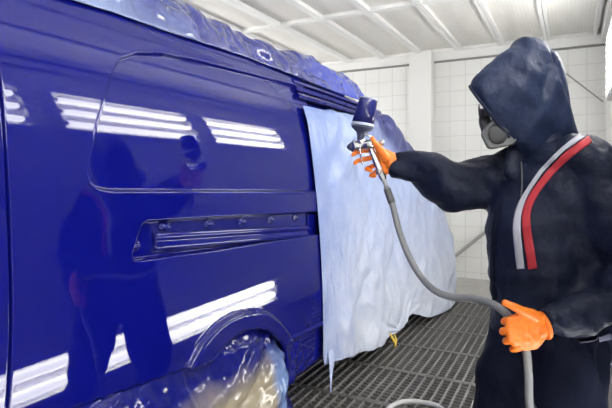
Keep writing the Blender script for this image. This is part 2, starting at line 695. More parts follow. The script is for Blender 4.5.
def side_x(Y, Z, detail=True):
    """outer surface of the van's side (world X) at (Y,Z)"""
    o = tin(Z) + 0.010 * ((Y - 1.9) / 1.4) ** 2
    if not detail:
        return -D - o
    sd = poly_sdf(RECESS, Y, Z)
    o = o + 0.019 * sst(-sd, 0.0, 0.010) - 0.0015 * np.exp(-((sd - 0.003) / 0.003) ** 2)
    ss = poly_sdf(SLOT, Y, Z)
    o = o + 0.034 * sst(-ss, 0.0, 0.008)
    # seam of the rear door
    ys = 0.79 - 0.10 * np.clip(1.12 - Z, 0, 0.4) ** 2 * 1.5
    o = o + 0.014 * np.exp(-((Y - ys) / 0.0032) ** 2)
    # wheel arch flare
    r, th = arch_r(Y, Z)
    ri, ro = np.interp(th, _ath, _ain), np.interp(th, _ath, _aout)
    k = (r - ri) / (ro - ri)
    o = o - 0.020 * sst(-k, -1.06, -0.90) - 0.005 * np.clip(k, 0, 1) * (k < 1) + 0.012 * sst(-k, -0.14, 0.0)
    # crease in front of the arch and stamped disc
    zc = 0.52 - 0.06 * (Y - 2.11)
    fm = sst(Y, 2.12, 2.22)
    o = o + fm * (0.014 * sst(zc - Z, -0.004, 0.02)) - fm * 0.007 * np.exp(-((Z - zc - 0.008) / 0.008) ** 2)
    q = np.hypot(Y - 2.375, Z - 0.365)
    o = o + 0.005 * np.exp(-((q - 0.038) / 0.007) ** 2)
    # sill turns under
    o = o + 0.10 * np.clip((0.30 - Z) / 0.07, 0, 1) ** 2 * sst(Y, 2.0, 2.15)
    return -D - o


van = thing('van', 'blue freshly painted panel van masked with film along the left side of the booth', 'van', (-2.22, 3.1, 0))
# ---- side panel
ys = np.concatenate([np.arange(0.30, 0.74, 0.02), np.arange(0.74, 0.81, 0.0015), np.arange(0.81, 1.0, 0.0065), np.arange(1.0, 1.28, 0.0035), np.arange(1.28, 2.56, 0.0065), np.arange(2.56, 2.645, 0.006)])
zs = np.concatenate([np.arange(0.225, 1.0, 0.0075), np.arange(1.0, 1.35, 0.003), np.arange(1.35, 1.70, 0.0075), np.arange(1.70, 1.92, 0.003),
                     np.arange(1.92, 2.02, 0.01)])
Yg, Zg = np.meshgrid(ys, zs, indexing='ij')
r, th = arch_r(Yg, Zg)
ri = np.interp(th, _ath, _ain)
near = np.abs(r - ri) < 0.0055
Yg = np.where(near, ARC[0] + (Yg - ARC[0]) * ri / r, Yg)
Zg = np.where(near, ARC[1] + (Zg - ARC[1]) * ri / r, Zg)
# lower edge behind the arch follows the bumper line
zlow = 0.695 - 0.10 * (Yg - 0.9)
Xg = side_x(Yg, Zg)
r, th = arch_r(Yg, Zg)
ri = np.interp(th, _ath, _ain)
ok = (r > ri - 0.001) & ~((Yg < ARC[0] - 0.2) & (Zg < zlow - 0.004))
idx = -np.ones(Yg.shape, int)
used = np.zeros(Yg.shape, bool)
ny, nz = Yg.shape
F4 = ok[:-1, :-1] & ok[1:, :-1] & ok[1:, 1:] & ok[:-1, 1:]
for (a, b) in ((0, 0), (1, 0), (1, 1), (0, 1)):
    used[a:ny - 1 + a, b:nz - 1 + b] |= F4
idx[used] = np.arange(used.sum())
V = [Vector((x, y, z)) for x, y, z in zip(Xg[used], Yg[used], Zg[used])]
Fs = [(int(idx[i, j]), int(idx[i + 1, j]), int(idx[i + 1, j + 1]), int(idx[i, j + 1])) for i, j in zip(*np.nonzero(F4))]
panel = mesh_obj('side_panel', V, Fs, M['paint'], van)
sm = panel.modifiers.new('thick', 'SOLIDIFY')
sm.thickness = 0.012
sm.offset = -1

# ---- shell under the films: lofted sections along the van
YST = [0.25, 0.30, 0.6, 1.6, 2.5, 2.62, 3.3, 3.8, 4.05, 4.5, 4.9, 5.3, 5.6, 5.8, 5.92]
ZT = [1.85, 2.0, 2.03, 2.05, 2.05, 2.05, 2.05, 2.0, 1.88, 1.66, 1.44, 1.22, 1.06, .92, .75]
INS = [0.12, 0.08, 0.07, 0.07, 0.07, 0.08, 0.08, 0.08, 0.08, 0.08, 0.08, 0.09, 0.12, 0.2, 0.35]
V, Fs = [], []
NS = 16
for y, zt, ins in zip(YST, ZT, INS):
    ring = []
    for j in range(NS):
        z = 0.30 + (zt - 0.30) * j / (NS - 1)
        c = j / (NS - 1)
        zz_ = z if zt >= 2.0 else z + (2.0 - zt) * c ** 6
        ring.append((-D - float(tin(min(zz_, 2.05))) - ins, z))
    for (x, z) in ring:
        V.append(Vector((x, y, z)))
    for (x, z) in reversed(ring):
        V.append(Vector((-4.44 - x, y, z)))
n2 = NS * 2
for i in range(len(YST) - 1):
    for j in range(n2):
        Fs.append((i * n2 + j, i * n2 + (j + 1) % n2, (i + 1) * n2 + (j + 1) % n2, (i + 1) * n2 + j))
Fs.append(tuple(range(n2)))
Fs.append(tuple((len(YST) - 1) * n2 + j for j in reversed(range(n2))))
mesh_obj('body_shell', V, Fs, M['paint'], van)

# ---- sliding door rail in the slot, its plugs, and the upper track
pts = []
V, Fs = [], []
prof = [(-0.004, 0.032), (0.016, 0.032), (0.022, 0.027), (0.022, 0.012), (0.017, 0.007), (0.015, -0.004), (0.020, -0.010), (0.019, -0.026), (0.014, -0.032), (-0.004, -0.032)]
st = np.linspace(1.32, 2.50, 40)
for y in st:
    zc = 1.122 - (y - 1.32) * 0.066
    xb = -D - float(tin(zc)) - 0.034 - 0.010 * ((y - 1.9) / 1.4) ** 2
    for (dx, dz) in prof:
        wob = 0.0012 * noise.noise(Vector((y * 30, dz * 60, 3)))
        V.append(Vector((xb + dx + wob, y, zc + dz)))
n = len(prof)
for i in range(len(st) - 1):
    for j in range(n):
        Fs.append((i * n + j, i * n + (j + 1) % n, (i + 1) * n + (j + 1) % n, (i + 1) * n + j))
Fs += [tuple(range(n)), tuple((len(st) - 1) * n + j for j in reversed(range(n)))]
mesh_obj('door_rail', V, Fs, M['paint'], van)
for (y, z) in [(1.38, 1.172), (1.63, 1.160), (1.86, 1.150), (2.11, 1.139), (2.36, 1.130), (1.232, 1.118)]:
    xb = -D - float(tin(z)) - 0.034 - 0.010 * ((y - 1.9) / 1.4) ** 2
    v, f = lathe((xb - 0.004, y, z), (xb + 1, y, z), [(0, 0.031), (0.009, 0.030), (0.012, 0.026), (0.010, 0.020), (0.019, 0.017), (0.024, 0.011), (0.024, 0.001)], 20)
    v = [Vector((p.x, y + (p.y - y) * 1.05, z + (p.z - z) * 0.62)) for p in v]
    mesh_obj('rail_plug', v, f, M['paint'], van)
v, f = box(-D - 0.055, -D - 0.038, 2.49, 2.59, 1.02, 1.135)
mesh_obj('rail_stop', v, f, M['paint'], van, False)
# upper track over the door opening: three ridges with dark channels between
zc0 = 1.885
V, Fs = [], []
prof = [(-0.03, 0.04), (0.010, 0.038), (0.018, 0.026), (0.014, 0.010), (-0.012, 0.008), (-0.012, -0.004), (0.010, -0.006), (0.016, -0.016),
        (0.012, -0.034), (-0.012, -0.036), (-0.012, -0.048), (0.012, -0.050), (0.018, -0.062), (0.012, -0.078), (-0.03, -0.080)]
st = np.linspace(2.52, 4.0, 30)
for y in st:
    zc = zc0 - 0.02 * max(0.0, y - 3.0)
    for (dx, dz) in prof:
        V.append(Vector((-D - float(tin(zc + dz)) - 0.012 + dx, y, zc + dz)))
n = len(prof)
for i in range(len(st) - 1):
    for j in range(n):
        Fs.append((i * n + j, i * n + (j + 1) % n, (i + 1) * n + (j + 1) % n, (i + 1) * n + j))
Fs += [tuple(range(n)), tuple((len(st) - 1) * n + j for j in reversed(range(n)))]
mesh_obj('upper_door_track', V, Fs, M['paint'], van, False)
# header between track and film, painted
V, Fs = [], []
for y in np.linspace(2.57, 4.0, 24):
    for z in np.linspace(1.66, 1.83, 8):
        V.append(Vector((-D - float(tin(z)) - 0.05, y, z)))
for i in range(23):
    for j in range(7):
        Fs.append((i * 8 + j, (i + 1) * 8 + j, (i + 1) * 8 + j + 1, i * 8 + j + 1))
hd = mesh_obj('door_header', V, Fs, M['paint'], van)
hd.modifiers.new('t', 'SOLIDIFY').thickness = 0.012
# lock hole in the rear door
v, f = lathe((-D - 0.03, 0.715, 1.205), (-D, 0.715, 1.205), [(0, 0.014), (0.028, 0.014), (0.030, 0.012), (0.030, 0.001)], 16)
mesh_obj('lock_cap', v, f, M['rubber'], van)
# rear bumper corner and wheels
V, Fs = tube([(-2.2, 0.16, 0.5), (-1.75, 0.18, 0.5), (-1.42, 0.34, 0.5), (-1.36, 0.7, 0.5), (-1.36, 1.38, 0.5)], [(0.13, 0.06)] * 5, 16, 5, True, (0, 0, 1))
mesh_obj('bumper', V, Fs, M['paint'], van)
for (x, y) in ((-1.42, ARC[0]), (-3.02, ARC[0]), (-1.45, 4.95), (-2.99, 4.95)):
    s = -1 if x < -2.2 else 1
    a = Vector((x - s * 0.11, y, 0.325))
    wh = mesh_obj('wheel', *lathe(a, a + Vector((s, 0, 0)), [(0, 0.19), (0, 0.29), (0.02, 0.315), (0.06, 0.325), (0.15, 0.325), (0.19, 0.315), (0.21, 0.29), (0.21, 0.2), (0.19, 0.19)], 36), M['rubber'], van)
    mesh_obj('rim', *lathe(a + Vector((s * 0.15, 0, 0)), a + Vector((s, 0, 0)), [(0, 0.19), (0.045, 0.19), (0.045, 0.175), (0.02, 0.15), (0.03, 0.07), (0.045, 0.05), (0.045, 0.001)], 30), M['steel'], wh)


# ============================================================ MASKING FILMS
def bspl(ctrl, nu, nv):
    """smooth surface through a control net ctrl[u][v]"""
    rows = [catmull(c, nv) for c in ctrl]
    cols = list(zip(*rows))
    return [catmull(c, nu) for c in cols]          # [v][u]


def grid_obj(name, G, m, parent=None, wr=None, thick=0.003):
    nv, nu = len(G), len(G[0])
    N = {}
    V = []
    for j in range(nv):
        for i in range(nu):
            a = G[j][min(nu - 1, i + 1)] - G[j][max(0, i - 1)]
            b = G[min(nv - 1, j + 1)][i] - G[max(0, j - 1)][i]
            nn = a.cross(b)
            nn = nn.normalized() if nn.length > 1e-9 else Vector((1, 0, 0))
            p = G[j][i]
            V.append(p + nn * wr(p, i / (nu - 1), j / (nv - 1)) if wr else p)
    Fs = [(j * nu + i, j * nu + i + 1, (j + 1) * nu + i + 1, (j + 1) * nu + i) for j in range(nv - 1) for i in range(nu - 1)]
    o = mesh_obj(name, V, Fs, m, parent)
    if thick:
        s = o.modifiers.new('t', 'SOLIDIFY')
        s.thickness = thick
        s.offset = 0
    return o


def sx(y, z, off=0.0):
    return float(-D - tin(min(z, 2.05)) + off)


_rc = random.Random(11)
_dirs = [(_rc.uniform(0, math.pi), _rc.uniform(0.8, 1.4), _rc.random() * 9) for _ in range(9)]


def crumple(a, b, seed, f, centre=None, spread=1.6):
    """straight sharp folds crossing each other, about -1..1"""
    h = 0.0
    for k, (th_, fr_, ph_) in enumerate(_dirs):
        if centre is not None:
            th_ = centre + (th_ / math.pi - 0.5) * spread
        c_ = (a * math.cos(th_) + b * math.sin(th_)) * f * fr_ + ph_ + seed + 0.5 * noise.noise(Vector((a * f * 0.5, b * f * 0.5, k + seed)))
        t_ = abs((c_ % 1.0) * 2 - 1) * 2 - 1
        m_k = max(0.0, noise.noise(Vector((a * f * 0.6 + 5 * k, b * f * 0.6, seed + 2.0 * k))) + 0.12)
        h += t_ * m_k
    return h


# ---- sheet over the door opening and the van's front
def col(y, zt, pts):
    """column of the control net: over-the-top point, top edge, then given (x,y,z) points"""
    return [Vector((sx(y, zt) - 0.55, y - 0.05, zt + 0.05)), Vector((sx(y, zt) - 0.12, y, zt + 0.025)), Vector((sx(y, zt, 0.0), y, zt - 0.03))] + [Vector(p) for p in pts]


ctrl = [
    [Vector((sx(2.54, 1.76, 0.0), 2.535, 1.76)), Vector((sx(2.54, 1.72, 0.002), 2.535, 1.72)), Vector((sx(2.54, 1.6, 0.002), 2.542, 1.60)), Vector((sx(2.575, 1.15, .004), 2.562, 1.15)), Vector((sx(2.575, .72, .006), 2.572, 0.72)), Vector((-1.262, 2.60, 0.31)), Vector((-1.255, 2.62, 0.26))],
    [Vector((sx(3.0, 1.77, -0.03), 3.0, 1.77)), Vector((sx(3.0, 1.73, 0.0), 3.0, 1.74)), Vector((sx(3, 1.6), 3.0, 1.60)), Vector((-1.29, 3.0, 1.15)), Vector((-1.27, 3.0, 0.70)), Vector((-1.25, 3.03, 0.26)), Vector((-1.25, 3.05, 0.19))],
    [Vector((sx(3.4, 1.78, -0.03), 3.4, 1.78)), Vector((sx(3.4, 1.74, 0.005), 3.4, 1.755)), Vector((sx(3.4, 1.6), 3.4, 1.60)), Vector((-1.30, 3.4, 1.15)), Vector((-1.26, 3.4, 0.68)), Vector((-1.24, 3.4, 0.22)), Vector((-1.24, 3.4, 0.12))],
    col(3.85, 1.84, [(-1.28, 3.85, 1.18), (-1.25, 3.85, 0.66), (-1.23, 3.87, 0.22), (-1.23, 3.88, 0.10)]),
    col(4.35, 1.74, [(-1.28, 4.32, 1.15), (-1.23, 4.25, 0.62), (-1.22, 4.22, 0.24), (-1.22, 4.22, 0.16)]),
    col(4.80, 1.54, [(-1.27, 4.75, 1.05), (-1.20, 4.66, 0.55), (-1.16, 4.62, 0.16), (-1.15, 4.60, 0.05)]),
    col(5.25, 1.29, [(-1.24, 5.15, 0.93), (-1.15, 5.08, 0.5), (-1.12, 5.03, 0.12), (-1.11, 5.02, 0.02)]),
    col(5.60, 1.06, [(-1.20, 5.52, 0.85), (-1.12, 5.50, 0.50), (-1.11, 5.46, 0.12), (-1.10, 5.46, 0.02)]),
    [Vector((-1.9, 5.75, 1.0)), Vector((-1.55, 5.80, 0.96)), Vector((-1.45, 5.84, 0.90)), Vector((-1.35, 5.84, 0.74)), Vector((-1.28, 5.80, 0.45)), Vector((-1.28, 5.76, 0.12)), Vector((-1.28, 5.76, 0.02))],
    [Vector((-2.2, 5.85, 0.98)), Vector((-2.15, 5.92, 0.93)), Vector((-2.1, 5.98, 0.85)), Vector((-2.1, 6.0, 0.65)), Vector((-2.1, 6.02, 0.42)), Vector((-2.1, 6.03, 0.12)), Vector((-2.1, 6.03, 0.02))],
    [Vector((-3.0, 5.70, 0.98)), Vector((-3.05, 5.85, 0.93)), Vector((-3.05, 5.90, 0.85)), Vector((-3.05, 5.92, 0.65)), Vector((-3.05, 5.92, 0.42)), Vector((-3.05, 5.94, 0.12)), Vector((-3.05, 5.94, 0.02))],
]
G = bspl(ctrl, 26, 26)


def wr_sheet(p, u, v):
    q = Vector((p.y, p.z, p.x))
    big = 0.5 + 0.5 * min(1, max(0, (p.y - 3.0) / 1.5))
    a = 0.016 * big * noise.noise(Vector((p.y * 3.0, p.z * 1.2, 1.7)))
    a += 0.010 * ridged((p.y + 0.55 * p.z, p.z, 0.3), 4.5, (1, 0.35, 1)) * (0.4 + big * 0.6)
    # creases fanning out from the knotted low corner near the middle
    ang = math.atan2(p.z - 0.1, p.y - 3.95)
    rr = math.hypot(p.z - 0.1, p.y - 3.95)
    a += 0.022 * noise.noise(Vector((ang * 7, rr * 0.8, 5.0))) * math.exp(-rr * 0.9)
    a += 0.026 * crumple(p.y, p.z, 3.0, 1.5, 0.4, 2.2) + 0.012 * crumple(p.y, p.z, 6.0, 3.8, 0.3, 2.4)
    a += 0.002 * noise.noise(q * 26)
    fade = min(1, u * 9)
    return -(a * fade) - 0.012 * min(1, u * 12)


fs = grid_obj('masking_sheet', G, M['sheet'], None, wr_sheet, 0.002)
tag(fs, 'large pale blue plastic masking sheet over the van door opening and front end', 'masking film')
# strip hanging from its lower left corner
v, f = tube([(-1.25, 2.68, 0.30), (-1.235, 2.65, 0.25), (-1.22, 2.61, 0.19), (-1.21, 2.585, 0.12)], [(0.035, 0.006), (0.025, 0.005), (0.012, 0.004), (0.005, 0.003)], 8, 6, True, (0, 1, 0.2))
mesh_obj('hanging_strip', v, f, M['sheet'], fs)
v, f = join([tube([(-1.20, 3.62, 0.16), (-1.18, 3.66, 0.10), (-1.18, 3.70, 0.06)], [(0.012, 0.005), (0.018, 0.006), (0.008, 0.004)], 8, 4, True, (0, 1, 0)),
             tube([(-1.20, 3.72, 0.13), (-1.175, 3.69, 0.10), (-1.17, 3.64, 0.07)], [(0.008, 0.005), (0.012, 0.005), (0.007, 0.004)], 8, 4, True, (0, 1, 0))])
tp = mesh_obj('tape_tab', v, f, M['tape'], fs)
tp['label'] = 'yellow tape tab'

# ---- film on the roof edge
def roof_lo(y):
    return float(np.interp(y, [0.3, 1.0, 1.24, 1.5, 2.12, 2.8, 3.0, 3.6, 3.8], [1.92, 1.92, 1.935, 1.935, 1.955, 1.935, 1.93, 1.93, 1.93]))


def roof_hi(y):
    return float(np.interp(y, [0.3, 1.2, 1.75, 2.14, 2.6, 3.0, 3.27, 3.6, 3.72, 3.82], [2.17, 2.17, 2.16, 2.12, 2.13, 2.14, 2.13, 2.15, 2.12, 2.02]))


NV, NU = 46, 360
G = []
for j in range(NV):
    row = []
    for i in range(NU):
        y = 0.3 + (3.80 - 0.3) * i / (NU - 1)
        lo, hi = roof_lo(y), roof_hi(y)
        t = j / (NV - 1)
        a = min(1, t / 0.55)
        z = lo + (hi - lo) * math.sin(a * math.pi / 2) ** 1.1
        x = sx(y, lo, 0.010) - 0.14 * (1 - math.cos(a * math.pi / 2)) - 0.02 * a
        if t > 0.55:
            b = (t - 0.55) / 0.45
            x -= 0.55 * b
            z -= 0.05 * b * b
        row.append(Vector((x, y, z)))
    G.append(row)


def wr_roof(p, u, v):
    k = min(1, v * 7) * min(1, (1 - v) * 5)
    c_ = p.z - p.x * 0.8
    a = 0.020 * crumple(p.y, c_, 1.0, 1.5, 1.35, 1.0) + 0.013 * crumple(p.y, c_, 2.0, 4.0) + 0.006 * crumple(p.y, c_, 5.0, 11.0)
    return a * k


rf = grid_obj('roof_film', G, M['roof_film'], None, wr_roof, 0.002)
tag(rf, 'crumpled glossy blue plastic film along the edge of the van roof', 'masking film')

# ---- film over the wheel and bumper
NV, NU = 110, 190
G = []
for j in range(NV):
    row = []
    for i in range(NU):
        y = 0.55 + (2.205 - 0.55) * i / (NU - 1)
        if y > 1.43:
            c = y - ARC[0]
            # height of the arch opening above this y
            zt = 0.66
            for _ in range(12):
                th_ = math.degrees(math.atan2(zt - ARC[1], c))
                rr_ = float(np.interp(th_, _ath, _ain)) + 0.012
                zt = ARC[1] + math.sqrt(max(0.0, rr_ * rr_ - c * c))
            zt = min(zt, 0.70)
            if y < 1.64:
                zt = max(zt, 0.695 - 0.10 * (y - 0.9) + 0.012)
        else:
            zt = 0.695 - 0.10 * (y - 0.9) + 0.012
        zt = max(zt, 0.40)
        t = j / (NV - 1)
        z = zt + (0.02 - zt) * t
        dep = zt - z
        x = -D - float(tin(zt)) - 0.022 + 0.045 * min(1, dep / 0.16) + 0.05 * math.sin(min(1, dep / 0.5) * math.pi / 2)
        if y > 2.02:
            x -= 0.055 * ((y - 2.02) / 0.185) ** 2 * min(1, dep / 0.1)
        if y > 1.43 and y <= 2.02:
            x -= 0.01
        row.append(Vector((x, y, z)))
    G.append(row)


def wr_wheel(p, u, v):
    k = min(1, v * 9)
    ac, al = 0.866 * p.z - 0.5 * p.y, (0.866 * p.y + 0.5 * p.z) * 0.38
    a = 0.020 * crumple(al, ac, 4.0, 3.0, 1.45, 0.9) + 0.010 * crumple(al, ac, 8.0, 7.5, 1.3, 1.6) + 0.0025 * crumple(p.y, p.z, 2.5, 14.0)
    return (a - 0.006) * k


wf = grid_obj('wheel_film', G, M['wheel_film'], None, wr_wheel, 0.002)
tag(wf, 'glossy blue and tan plastic film covering the rear wheel and bumper', 'masking film')

# ============================================================ THE PAINTER
_at0 = at


def at(px, py, depth):
    k = 1.06 - 0.06 * min(1, max(0, (depth - 1.97) / 0.25)) if depth > 1.2 else 1.0
    return _at0(px, py, depth * k)


SH_L = Vector((0.956, -0.294, 0))           # towards his left shoulder
FR_T = Vector((-0.294, -0.956, 0))          # chest direction
c0 = at(550, 300, 1.85)
base = Vector((c0.x, c0.y, 0))
HF = Vector((-0.93, 0.02, -0.36)).normalized()      # head looks at the gun
HS = HF.cross(UP).normalized()                      # his right
HU = HS.cross(HF).normalized()
hc = at(520, 101, 1.90)

# joints
L_sh, L_el, L_wr = at(588, 166, 1.74), at(634, 268, 1.63), at(557, 322, 1.585)
R_sh, R_el, R_wr = at(515, 168, 1.97), at(455, 184, 2.12), at(398, 167, 2.24)
L_hip, R_hip = at(566, 300, 1.79), at(534, 300, 1.92)
L_kn, R_kn = at(574, 418, 1.66), at(497, 425, 1.95)
L_an, R_an = at(598, 530, 1.80) - FW * 0.27 - Vector((0.07, 0, 0)), at(486, 512, 1.97)
L_an.z = R_an.z = 0.09


def bodyparts():
    P = []
    P.append(ball(hc, (0.100, 0.075, 0.118), (HF, HS, HU), 20))
    P.append(ball(hc - HU * 0.055 + HF * 0.02, (0.078, 0.058, 0.062), (HF, HS, HU), 16))      # jaw
    P.append(tube([hc + HF * 0.098 + HU * 0.022, hc + HF * 0.112, hc + HF * 0.116 - HU * 0.018], [0.008, 0.011, 0.013], 10, 3))   # nose
    for s in (-1, 1):
        P.append(ball(hc + HS * s * 0.078 - HF * 0.005, (0.02, 0.009, 0.03), (HF, HS, HU), 10))   # ears
        P.append(tube([hc + HF * 0.094 + HU * 0.036 + HS * s * 0.015, hc + HF * 0.083 + HU * 0.038 + HS * s * 0.046], 0.008, 8, 1))   # brow
    P.append(tube([hc + HF * 0.096 - HU * 0.05 - HS * 0.022, hc + HF * 0.102 - HU * 0.05, hc + HF * 0.096 - HU * 0.05 + HS * 0.022], 0.007, 8, 3))  # lips
    nb = at(543, 166, 1.87)
    P.append(tube([hc - HU * 0.05 - HF * 0.02, nb], [0.058, 0.062], 14, 3))
    P.append(tube([nb, at(549, 190, 1.86), at(550, 240, 1.86), at(550, 300, 1.86)], [(0.11, 0.07), (0.165, 0.10), (0.15, 0.10), (0.16, 0.105)], 20, 5, True, SH_L))
    for (a, b, c) in ((L_sh, L_el, L_wr), (R_sh, R_el, R_wr)):
        P.append(tube([nb.lerp(a, 0.6), a, b, c], [0.06, 0.055, 0.042, 0.028], 12, 6))
    for (a, b, c) in ((L_hip, L_kn, L_an), (R_hip, R_kn, R_an)):
        P.append(tube([a, b, c], [0.085, 0.058, 0.042], 12, 6))
    return P


person = fused('person', bodyparts(), 0.009, M['skin'], None, 2)
tag(person, 'person in hooded navy overalls and orange gloves, spraying the blue van', 'person')
for s in (-1, 1):
    mesh_obj('eye', *ball(hc + HF * 0.082 + HU * 0.018 + HS * s * 0.031, 0.013, None, 10), M['eye'], person)


# ---- jacket
def sec(px, py, d, a, b):
    return at(px, py, d), (a, b)


J = [sec(540, 146, 1.87, 0.105, 0.10), sec(544, 158, 1.865, 0.185, 0.135), sec(548, 178, 1.86, 0.222, 0.160), sec(549, 215, 1.86, 0.236, 0.175),
     sec(551, 262, 1.86, 0.230, 0.176), sec(552, 305, 1.86, 0.226, 0.174), sec(552, 332, 1.86, 0.228, 0.176), sec(552, 345, 1.86, 0.228, 0.176)]
torso = tube([p for p, r in J], [r for p, r in J], 36, 6, False, SH_L)
sleeve_l = tube([at(566, 158, 1.80), L_sh, at(616, 215, 1.665), L_el, at(600, 306, 1.60), at(556, 321, 1.585), at(543, 323, 1.583)],
                [0.10, 0.105, 0.108, 0.092, 0.075, 0.054, 0.050], 24, 6, False)
sleeve_r = tube([at(545, 175, 1.90), at(515, 178, 1.965), at(484, 183, 2.04), at(455, 183, 2.12), at(425, 174, 2.185), at(405, 168, 2.23), at(390, 165, 2.25)],
                [0.125, 0.13, 0.118, 0.102, 0.088, 0.074, 0.062], 24, 6, False)


def folds(p, seed, f=3.0, centre=2.2, spread=1.8):
    u = p.dot(RT)
    w_ = p.dot(FW)
    return crumple(u + 0.35 * w_, p.z + 0.15 * w_, seed, f, centre, spread)


def wr_jacket(p, n):
    a = 0.020 * folds(p, 3.3, 2.6, 0.75, 1.5) + 0.013 * folds(p, 7.7, 5.5, 0.6, 2.4) + 0.004 * folds(p, 1.2, 12.0, 0.8, 3.0)
    a += 0.008 * ridged((p.x, p.y, p.z), 5.0, (1.0, 1.0, 0.55))
    return p + n * (a - 0.005)


jacket = fused('jacket', [torso, sleeve_l, sleeve_r], 0.011, M['navy'], person, 4, 0.5, wr_jacket)

# ---- trousers
pel = tube([at(551, 300, 1.86), at(551, 325, 1.86), at(551, 350, 1.86), at(549, 372, 1.86)], [(0.20, 0.145), (0.205, 0.15), (0.19, 0.14), (0.12, 0.10)], 28, 5, False, SH_L)
legs = [tube([h.lerp(k_, 0.15), h.lerp(k_, 0.5), k_, k_.lerp(a, 0.55), a + Vector((0, 0, 0.03))], [0.125, 0.128, 0.116, 0.10, 0.09], 24, 6, False)
        for h, k_, a in ((L_hip, L_kn, L_an), (R_hip, R_kn, R_an))]


def wr_trouser(p, n):
    a = 0.018 * folds(p, 5.1, 2.8, 0.3, 1.2) + 0.010 * folds(p, 2.4, 6.0, 0.5, 2.4) + 0.006 * ridged((p.x, p.y, p.z), 5.5, (1, 1, 0.5))
    return p + n * (a - 0.004)


fused('trousers', [pel] + legs, 0.012, M['trouser'], person, 3, 0.5, wr_trouser)
for an in (L_an, R_an):
    fd = (FR_T + (SH_L * 0.25 if an is L_an else SH_L * -0.5)).normalized()
    sd_ = Vector((-fd.y, fd.x, 0))
    a0 = Vector((an.x, an.y, 0))
    fused('boot', [tube([a0 + UP * 0.24, a0 + UP * 0.09], [0.055, 0.055], 16, 3), ball(a0 + UP * 0.055 - fd * 0.01, (0.075, 0.05, 0.053), (fd, sd_, UP)),
                   ball(a0 + UP * 0.045 + fd * 0.10, (0.10, 0.052, 0.043), (fd, sd_, UP)),
                   tube([a0 + UP * 0.016 - fd * 0.06, a0 + UP * 0.016 + fd * 0.16], [(0.05, 0.014), (0.052, 0.014)], 16, 4, True, sd_)], 0.007, M['boot'], person, 1)

# ---- hem band below the sleeve
_dg = None


def caster(o):
    off = world_loc(o)
    bm = bmesh.new()
    bm.from_mesh(o.data)
    bmesh.ops.translate(bm, verts=bm.verts, vec=off)
    t = BVHTree.FromBMesh(bm)
    bm.free()
    return t


def ribbon(name, o, path, widths, m, parent, n=10, lift=0.003, across=5):
    """cloth band sewn on the surface of o along a path"""
    tree = caster(o)
    P = catmull([Vector((x, y, 0)) for x, y in path], n)
    W = interp_list(widths, n)
    V = []
    for i, p in enumerate(P):
        t = (P[min(len(P) - 1, i + 1)] - P[max(0, i - 1)]).normalized()
        s = Vector((-t.y, t.x, 0))
        for k in range(across):
            q = p + s * W[i] * (k / (across - 1) - 0.5)
            d = (at(q.x, q.y, 1) - CAM).normalized()
            h, nn, _, dist = tree.ray_cast(CAM, d)
            if h is None:
                h = V[-1] if V else at(q.x, q.y, 1.7)
                nn = -d
            if nn.dot(d) > 0:
                nn = -nn
            V.append(h + nn * lift)
    Fs = [(i * across + k, i * across + k + 1, (i + 1) * across + k + 1, (i + 1) * across + k) for i in range(len(P) - 1) for k in range(across - 1)]
    b = mesh_obj(name, V, Fs, m, parent)
    s = b.modifiers.new('t', 'SOLIDIFY')
    s.thickness = 0.0025
    s.offset = 0
    return b


b = ribbon('chest_stripe', jacket, [(585, 134), (572, 143), (557, 155), (541, 172), (527, 193), (519, 211), (517, 229), (519, 250), (521, 269)],
           [5.5, 5, 4, 4, 4.5, 6.5, 7.5, 7.5, 7.5], M['stripe_white'], jacket)
b['label'] = 'white stripe'
b = ribbon('chest_stripe', jacket, [(590, 139), (578, 148), (563, 160), (547, 177), (534, 195), (527, 212), (527, 230), (530, 250), (533, 269)],
           [7, 7.5, 7.5, 7.2, 7.2, 8, 8.5, 9, 9], M['stripe_red'], jacket)
b['label'] = 'red stripe'
ribbon('zip_flap', jacket, [(497, 212), (494, 240), (493, 270), (494, 300)], [4, 4, 4, 4], M['trouser'], jacket)
b = ribbon('hem_band', jacket, [(549, 338), (566, 342), (585, 341), (609, 335)], [4, 6, 6, 6], M['hem'], jacket, 8, 0.014)
b['label'] = 'lilac grey hem band'

# ---- hood: sections from the rim to the back of the head
HS_ = [((470, 88), (520, 150), 0.105), ((476, 77), (531, 157), 0.128), ((489, 61), (552, 160), 0.140), ((506, 45), (570, 152), 0.145),
       ((522, 40), (580, 142), 0.138), ((543, 41), (575, 122), 0.128), ((549, 50), (571, 108), 0.118), ((558, 55), (570, 97), 0.10), ((564.5, 68), (568, 86), 0.05)]
HD = 1.875
VD = Matrix.Rotation(math.radians(-6), 3, 'Z') @ (Vector((at(515, HOR, 1.9) - CAM))).normalized()      # from his near cheek to the far one
nS = 84
ctrlr = []
for (a, b, wd) in HS_:
    A, B = at(*a, HD), at(*b, HD - 0.01)
    c, e = (A + B) / 2, (A - B) / 2
    ring = []
    for i in range(nS):
        ang = 2 * math.pi * i / nS
        cs, sn = math.cos(ang), math.sin(ang)
        sq = lambda x: math.copysign(abs(x) ** 0.86, x)
        ring.append(c + e * sq(cs) + VD * wd * sq(sn))
    ctrlr.append(ring)
rows = [catmull([r_[i] for r_ in ctrlr], 9) for i in range(nS)]
m_ = len(rows[0])
V, Fs = [], []
for j in range(m_):
    for i in range(nS):
        p = rows[i][j]
        c = sum((rows[k][j] for k in range(nS)), Vector()) / nS
        nn = (p - c).normalized()
        k = min(1, j / 7)
        a = 0.013 * folds(p, 9.4, 3.4, 0.62, 0.9) + 0.011 * folds(p, 4.6, 7.0, 0.6, 2.0) + 0.003 * folds(p, 0.6, 14.0, 0.6, 3.0) - 0.008
        V.append(p + nn * a * k)
for j in range(m_ - 1):
    for i in range(nS):
        Fs.append((j * nS + i, j * nS + (i + 1) % nS, (j + 1) * nS + (i + 1) % nS, (j + 1) * nS + i))
